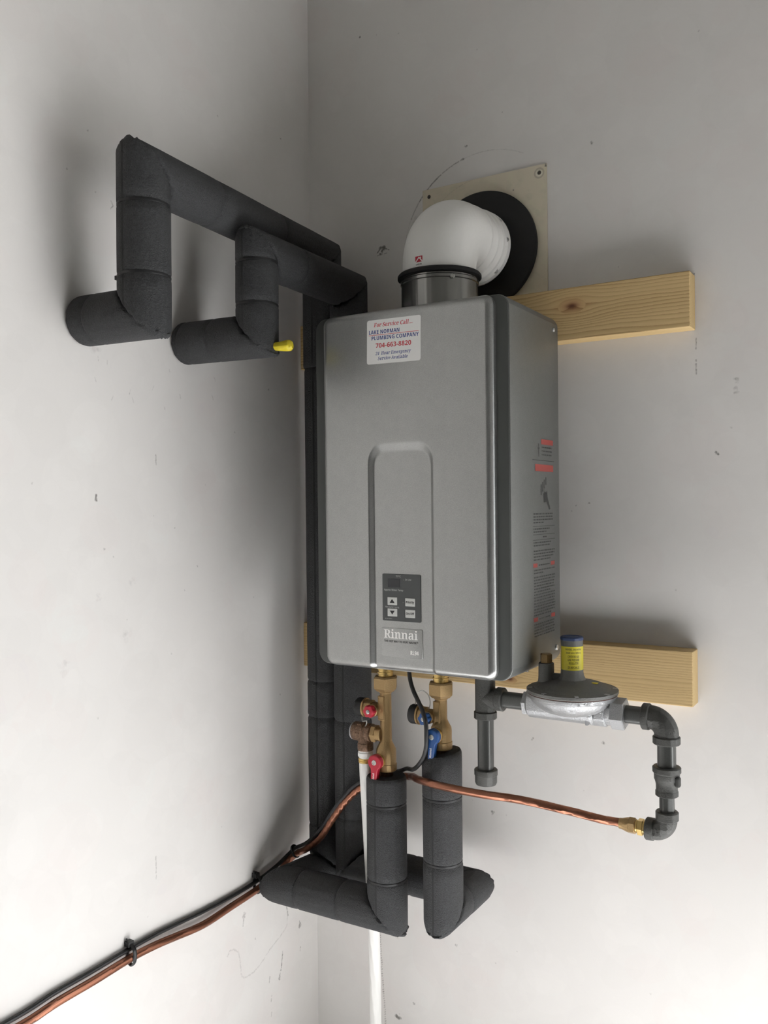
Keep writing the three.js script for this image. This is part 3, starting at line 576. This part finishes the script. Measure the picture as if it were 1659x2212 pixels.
isolationValve(0.4025, M.blue, { end: 0.7865, bulge: 0.829, tab: 0.8465, lever: 0.8125, lx: -0.002, strap: [[-0.05, 0.016, 0], [-0.046, 0.034, 0.002], [-0.034, 0.043, 0.004], [-0.022, 0.036, 0.004], [-0.02, 0.02, 0.002], [-0.026, 0.006, 0.002]] },
  'brass valve with a blue lever and blue drain knob, beside the hanging black cable');

// pressure relief valve and its white discharge pipe
{
  const y = 0.7965, z = 0.194, x0 = 0.2835, p = (x) => V(x, y, z), L = V(-1, 0, 0);
  const t = thing('pressure_relief_valve', 'brown bronze relief valve on the left side of the red-lever valve', 'relief valve', [x0, y, z]);
  part(t, 'nipple', [rod(p(x0 + 0.004), p(0.268), 0.0128), hexa(p(0.2775), p(0.2675), 0.0155, 6, 0.0012)], M.brass);
  part(t, 'body', [lat([[0, 0], [0.0135, 0], [0.0158, 0.0012], [0.0162, 0.005], [0.0162, 0.009], [0.0146, 0.0105], [0.0146, 0.0145], [0.0165, 0.016], [0.0165, 0.0365], [0.0152, 0.0385], [0, 0.0385]], p(0.2675), L, 40),
    lat([[0, 0], [0.0137, 0], [0.0142, 0.001], [0.0142, 0.012], [0.0132, 0.0135], [0.0132, 0.03], [0, 0.03]], V(0.253, 0.7655, z + 0.002), Y, 36), hexa(p(0.2495), p(0.2395), 0.0178, 6, 0.001)], M.bronze);
  part(t, 'end_disc', rod(p(0.2292), p(0.2268), 0.0158, 36, 0.0006), M.castBright, 'pale metal end disc');
}
{
  const t = thing('discharge_pipe', 'thin white plastic pipe dropping from the relief valve towards the floor', 'pipe', [0.185, FLOOR + 0.03, 0.062]);
  const z = 0.196;
  part(t, 'adapter', lat([[0, 0], [0.0118, 0], [0.0118, 0.002], [0.0136, 0.003], [0.0136, 0.0095], [0.0126, 0.0105], [0.0126, 0.0135], [0, 0.0135]], V(0.2528, 0.7518, z), Y, 36), M.white);
  part(t, 'brass_ring', lat([[0, 0], [0.0118, 0], [0.0126, 0.001], [0.0126, 0.0035], [0.0118, 0.0042], [0.0128, 0.0048], [0.0128, 0.0078], [0.0118, 0.0088], [0, 0.0088]], V(0.2525, 0.743, z), Y, 36), M.brassBright, 'brass crimp ring');
  part(t, 'pipe', sweep(curve([[0.2525, 0.7475, 0.196], [0.2518, 0.735, 0.195], [0.2365, 0.6, 0.1615], [0.2122, 0.3875, 0.11], [0.1952, 0.1982, 0.08], [0.187, 0, 0.068], [0.185, FLOOR + 0.03, 0.064]], 60), 0.0111, 24), M.white);
}

// ------------------------------------------------------------------ black iron gas pipework with regulator
const GZ = 0.19;
const lip = (p, d, r, w) => lat([[0, 0], [r - 0.0012, 0], [r, 0.0012], [r, w - 0.0015], [r - 0.0015, w], [0, w]], p, d, 40);
{
  const x = 0.4848, y = 0.882, t = thing('gas_drip_leg', 'black iron gas tee below the heater with a capped pipe hanging down', 'gas pipe', [x, 0.738, GZ]);
  part(t, 'tee', [rod(V(x, 0.852, GZ), V(x, 0.9245, GZ), 0.0166, 40), rod(V(x, y, GZ), V(x + 0.026, y, GZ), 0.0166, 40), lip(V(x, 0.8475, GZ), Y, 0.0188, 0.0125), lip(V(x + 0.0215, y, GZ), X, 0.0192, 0.0125)], M.iron);
  part(t, 'top_nipple', rod(V(x, 0.92, GZ), V(x, 0.933, GZ), 0.0133), M.ironPipe);
  part(t, 'nipple', rod(V(x, 0.755, GZ), V(x, 0.855, GZ), 0.0134), M.ironPipe);
  part(t, 'cap', lat([[0, 0], [0.012, 0], [0.0165, 0.0015], [0.018, 0.005], [0.0182, 0.016], [0.0192, 0.0175], [0.0192, 0.0255], [0.018, 0.0268], [0, 0.0268]], V(x, 0.7378, GZ), Y, 40), M.iron);
  part(t, 'branch_nipple', [rod(V(x + 0.03, y, GZ), V(0.5585, y, GZ), 0.0134)], M.ironPipe);
}
{
  const cx = 0.6335, y = 0.881, t = thing('gas_regulator', 'round cast gas pressure regulator with yellow label and blue cap', 'gas regulator', [cx, y, GZ]);
  const at = (h) => V(cx, h, GZ);
  part(t, 'lower_body', [rod(V(0.5625, y, GZ), V(0.706, y, GZ), 0.0195, 40, 0.002), rod(V(0.565, y + 0.006, GZ + 0.006), V(0.673, y + 0.006, GZ + 0.006), 0.0258, 48, 0.004), rod(V(0.664, y, GZ), V(0.69, y, GZ), 0.0222, 40, 0.002),
    lat([[0, 0.007], [0.025, 0.0075], [0.044, 0.0135], [0.056, 0.021], [0.0625, 0.0275], [0.0655, 0.0335], [0.0685, 0.0352], [0.0685, 0.0405], [0, 0.0405]], at(0.8645), Y, 80, 0.5),
    box(0.662, 0.6665, 0.863, 0.8975, GZ + 0.01, GZ + 0.0255, 0.001)], M.castBright, 'bright cast aluminium lower body');
  part(t, 'hex_end', hexa(V(0.5655, y, GZ), V(0.5545, y, GZ), 0.0203, 6, 0.001, 0.2), M.castBright);
  part(t, 'hex_end', [hexa(V(0.697, y, GZ), V(0.7175, y, GZ), 0.0242, 6, 0.0012, 0.2)], M.castBright);
  part(t, 'gasket', lat([[0, 0], [0.0682, 0], [0.0682, 0.0016], [0, 0.0016]], at(0.905), Y, 80), M.redGasket, 'thin brown gasket');
  const cov = part(t, 'cover', [lat([[0, 0], [0.069, 0], [0.0702, 0.0012], [0.0702, 0.0052], [0.0685, 0.0062], [0.0585, 0.0066], [0.055, 0.009], [0.047, 0.0132], [0.036, 0.0162], [0.026, 0.0178], [0.021, 0.0205], [0.0182, 0.026], [0.0172, 0.032], [0.017, 0.06], [0.017, 0.0815], [0, 0.0815]], at(0.9066), Y, 80, 0.5)], M.castDark);
  for (let i = 0; i < 8; i++) { const a = i / 8 * Math.PI * 2 + 0.35, c = Math.cos(a), s = Math.sin(a), p = V(cx + 0.0655 * c, 0.9122, GZ + 0.0655 * s); const b = new RoundedBoxGeometry(0.008, 0.0022, 0.006, 2, 0.0006); b.rotateY(-a); b.translate(p.x, p.y, p.z); part(cov, 'rivet_tab', b, M.castBright); }
  part(t, 'blue_cap', lat([[0, 0], [0.0172, 0], [0.0177, 0.0008], [0.0177, 0.004], [0.016, 0.0056], [0.012, 0.0058], [0.0118, 0.0048], [0, 0.0048]], at(0.9878), Y, 48), M.capBlue, 'dark blue cap');
  const bx = 0.592;
  part(cov, 'vent_boss', [lat([[0, 0], [0.0132, 0], [0.0125, 0.006], [0.012, 0.0285], [0.0112, 0.0295], [0, 0.0295]], V(bx, 0.9195, GZ + 0.002), Y, 36), box(bx + 0.006, cx - 0.01, 0.917, 0.9335, GZ - 0.003, GZ + 0.005, 0.002)], M.castDark);
  part(cov, 'brass_plug', hexa(V(bx, 0.9488, GZ + 0.002), V(bx, 0.9632, GZ + 0.002), 0.0098, 6, 0.0008, 0.5), M.brass, 'hexagonal brass plug');
  const lab = paint(1024, 384, (c, w, h) => {
    c.fillStyle = '#d9cb3a'; c.fillRect(0, 0, w, h); c.fillStyle = '#2c2a16'; c.textAlign = 'center'; const m = 512;
    const line = (s, px, y, wd) => { c.font = 'bold ' + px + 'px sans-serif'; const k = c.measureText(s).width; c.save(); c.translate(m, y); c.scale(wd / k, 1); c.fillText(s, 0, 0); c.restore(); };
    line('WARNING, Only certified', 44, 58, 560); line('install valve. Refer to', 44, 112, 520);
    line('CERTIFIED GAS', 52, 176, 400); line('LINE PRESSURE', 52, 230, 405); line('REGULATOR', 52, 284, 330); line('Z21.80/CSA6.22', 46, 350, 390);
  });
  const wrapA = 2.75, lc = new THREE.CylinderGeometry(0.01725, 0.01725, 0.0365, 40, 1, true, 0.49 - wrapA / 2, wrapA); lc.translate(cx, 0.9608, GZ);
  part(t, 'warning_label', lc, std(0xffffff, 0.5, 0, { map: lab }), 'yellow label with black print');
  part(cov, 'label_scrap', box(cx + 0.028, cx + 0.04, 0.9228, 0.9236, GZ - 0.006, GZ + 0.002, 0.0002), M.yellow);
}
{
  const x = 0.7768, y = 0.8815, y2 = 0.7145, t = thing('gas_drop_pipe', 'black iron gas pipe with two elbows and a reducer, dropping at the far right', 'gas pipe', [x, y2, GZ]);
  part(t, 'inlet_nipple', rod(V(0.714, y, GZ), V(0.748, y, GZ), 0.0134), M.ironPipe);
  const bend = (cx, cy, R, r, big) => { const p = []; for (let i = 0; i <= 20; i++) { const a = i / 20 * Math.PI / 2; p.push(big ? V(cx - R + R * Math.sin(a), cy - R + R * Math.cos(a), GZ) : V(cx - R + R * Math.cos(a), cy + R - R * Math.sin(a), GZ)); } return p; };
  const e1 = [V(0.748, y, GZ), ...bend(x, y, 0.0235, 0, true), V(x, 0.854, GZ)];
  part(t, 'elbow', [sweep(e1, 0.0176, 40), lip(V(0.7425, y, GZ), X, 0.0197, 0.011), lip(V(x, 0.8445, GZ), Y, 0.0198, 0.0118)], M.iron);
  part(t, 'nipple', rod(V(x, 0.808, GZ), V(x, 0.846, GZ), 0.0135), M.ironPipe);
  const rc = part(t, 'reducing_coupling', [lat([[0, 0], [0.0152, 0], [0.0164, 0.001], [0.0164, 0.007], [0.0155, 0.009], [0.0156, 0.0165], [0.0165, 0.021], [0.0182, 0.0255], [0.0184, 0.0335], [0.0204, 0.0355], [0.0204, 0.042], [0.019, 0.0435], [0, 0.0435]], V(x, 0.768, GZ), Y, 48, 0.5), box(x + 0.0135, x + 0.0215, 0.785, 0.8, GZ + 0.002, GZ + 0.012, 0.003)], M.iron);
  part(t, 'lower_nipple', rod(V(x, 0.738, GZ), V(x, 0.772, GZ), 0.0108), M.ironPipe);
  const e2 = [V(x, 0.742, GZ), V(x, y2 + 0.0185, GZ)]; for (let i = 1; i <= 20; i++) { const a = i / 20 * Math.PI / 2; e2.push(V(x - 0.0185 + 0.0185 * Math.cos(a), y2 + 0.0185 - 0.0185 * Math.sin(a), GZ)); } e2.push(V(0.75, y2, GZ));
  const el = part(t, 'elbow', [sweep(e2, 0.0146, 40), lip(V(x, 0.732, GZ), Y, 0.0165, 0.0135), lip(V(0.7585, y2, GZ), V(-1, 0, 0), 0.0165, 0.0125)], M.iron);
  const half = text('1/2', fontSans, 0.011, 0.0075, 0, 0, 0, 0.0012); half.rotateZ(0.55); half.translate(x - 0.0185, y2 - 0.005, GZ + 0.0142);
  part(el, 'cast_size_mark', half, M.iron);
}
{
  const y = 0.7147, p = (x) => V(x, y, GZ), t = thing('flare_fitting', 'small brass flare fitting joining the copper tube to the iron elbow', 'brass fitting', [0.746, y, GZ]);
  part(t, 'adapter', [rod(p(0.7475), p(0.741), 0.0104), hexa(p(0.7425), p(0.734), 0.0125, 6, 0.0008), rod(p(0.7345), p(0.7305), 0.0095)], M.brassBright);
  part(t, 'nut', [hexa(p(0.731), p(0.7205), 0.0125, 6, 0.001, 0.5), lat([[0, 0], [0.0112, 0], [0.0105, 0.004], [0.0082, 0.011], [0.0078, 0.015], [0.0066, 0.0155], [0, 0.0155]], p(0.7212), V(-1, 0, 0), 36)], M.brass);
}
// copper gas tube
const copperPath = [[0.722, 0.7148, 0.19], [0.7072, 0.7156, 0.19], [0.6819, 0.7191, 0.2], [0.649, 0.7256, 0.21], [0.6157, 0.7314, 0.22], [0.5811, 0.7364, 0.228], [0.545, 0.7387, 0.234], [0.5071, 0.7387, 0.238], [0.4672, 0.7394, 0.24], [0.4311, 0.7404, 0.24], [0.397, 0.7394, 0.231], [0.362, 0.732, 0.203], [0.334, 0.722, 0.168], [0.314, 0.714, 0.1475], [0.295, 0.71, 0.1425], [0.268, 0.7033, 0.1415], [0.2285, 0.687, 0.1425], [0.2028, 0.6717, 0.1435], [0.1712, 0.6413, 0.1435], [0.1367, 0.5984, 0.14], [0.1111, 0.5645, 0.135], [0.0701, 0.5298, 0.1265], [0.031, 0.506, 0.112], [0.0135, 0.4905, 0.111], [0.012, 0.4773, 0.1469], [0.012, 0.4686, 0.2038], [0.012, 0.4645, 0.2833], [0.012, 0.4615, 0.3566], [0.012, 0.4689, 0.4243], [0.012, 0.4739, 0.4666], [0.012, 0.4769, 0.5169], [0.012, 0.4749, 0.6003], [0.012, 0.4745, 0.6677], [0.012, 0.4712, 0.7147], [0.012, 0.4733, 0.79], [0.012, 0.474, 0.95]];
solo('copper_tube', sweep(curve(copperPath, 420), 0.0064, 20), M.copper, 'bare copper gas tube sagging across below the heater and out along the left wall', 'copper tube');
{
  const list = [[0.3467, 0.934, 0.2], [0.3467, 0.9144, 0.2], [0.349, 0.9002, 0.201], [0.3602, 0.8841, 0.21], [0.3764, 0.8674, 0.22], [0.387, 0.8525, 0.225], [0.3938, 0.8346, 0.228], [0.3944, 0.8154, 0.228], [0.3926, 0.7974, 0.2255], [0.3854, 0.7771, 0.222], [0.3697, 0.7582, 0.215], [0.352, 0.746, 0.2], [0.333, 0.738, 0.178], [0.314, 0.7305, 0.157], [0.295, 0.721, 0.147], [0.268, 0.7133, 0.146], [0.2285, 0.697, 0.146], [0.2, 0.6815, 0.1455], [0.167, 0.6495, 0.1445], [0.1325, 0.607, 0.141], [0.107, 0.574, 0.137], [0.072, 0.543, 0.13], [0.028, 0.5165, 0.113], [0.009, 0.5, 0.108], [0.008, 0.49, 0.1418], [0.0065, 0.4805, 0.2044], [0.006, 0.4788, 0.2785], [0.006, 0.4809, 0.352], [0.006, 0.484, 0.398], [0.006, 0.488, 0.4627], [0.006, 0.4885, 0.5199], [0.006, 0.4868, 0.5968], [0.006, 0.4864, 0.6645], [0.006, 0.4834, 0.7116], [0.006, 0.484, 0.79], [0.006, 0.485, 0.95]];
  solo('power_cable', sweep(curve(list, 420), 0.0037, 14), M.tie, 'thin black cable looping down from the heater and following the copper tube', 'cable');
}
// cable ties that bundle tube and cable on the left wall
for (const [y, z, label] of [[0.4765, 0.2062, 'black cable tie on the copper tube just left of the foam pipe'], [0.481, 0.5215, 'black cable tie on the copper tube low on the left wall']]) {
  const loop = []; for (let i = 0; i <= 28; i++) { const a = i / 28 * Math.PI * 2; loop.push(V(0.0105 + 0.0088 * Math.cos(a), y - 0.0005 + 0.0165 * Math.sin(a), z)); }
  const g = sweep(loop, 0.0018, 8); g.scale(1, 1, 2.2); g.translate(0, 0, -z * 1.2);
  solo('cable_tie', [g, box(0.0005, 0.011, y + 0.0125, y + 0.021, z - 0.006, z + 0.006, 0.001), box(0.003, 0.006, y + 0.019, y + 0.026, z + 0.003, z + 0.005, 0.0005)], M.tie, label, 'cable tie', 'cable ties along the copper tube');
}
{
  const c = V(0.0295, 0.5115, 0.1125), d = V(0.0425, 0.025, 0.012).normalize(), a = V(0, 0, 1).sub(d.clone().multiplyScalar(d.z)).normalize(), b = d.clone().cross(a), loop = [];
  for (let i = 0; i <= 28; i++) { const q = i / 28 * Math.PI * 2; loop.push(c.clone().addScaledVector(a, 0.0074 * Math.cos(q)).addScaledVector(b, 0.0112 * Math.sin(q))); }
  solo('cable_tie', sweep(loop, 0.0026, 8), M.tie, 'black cable tie on the copper tube in the corner behind the foam pipe', 'cable tie', 'cable ties along the copper tube');
}

renderer.render(scene, camera);
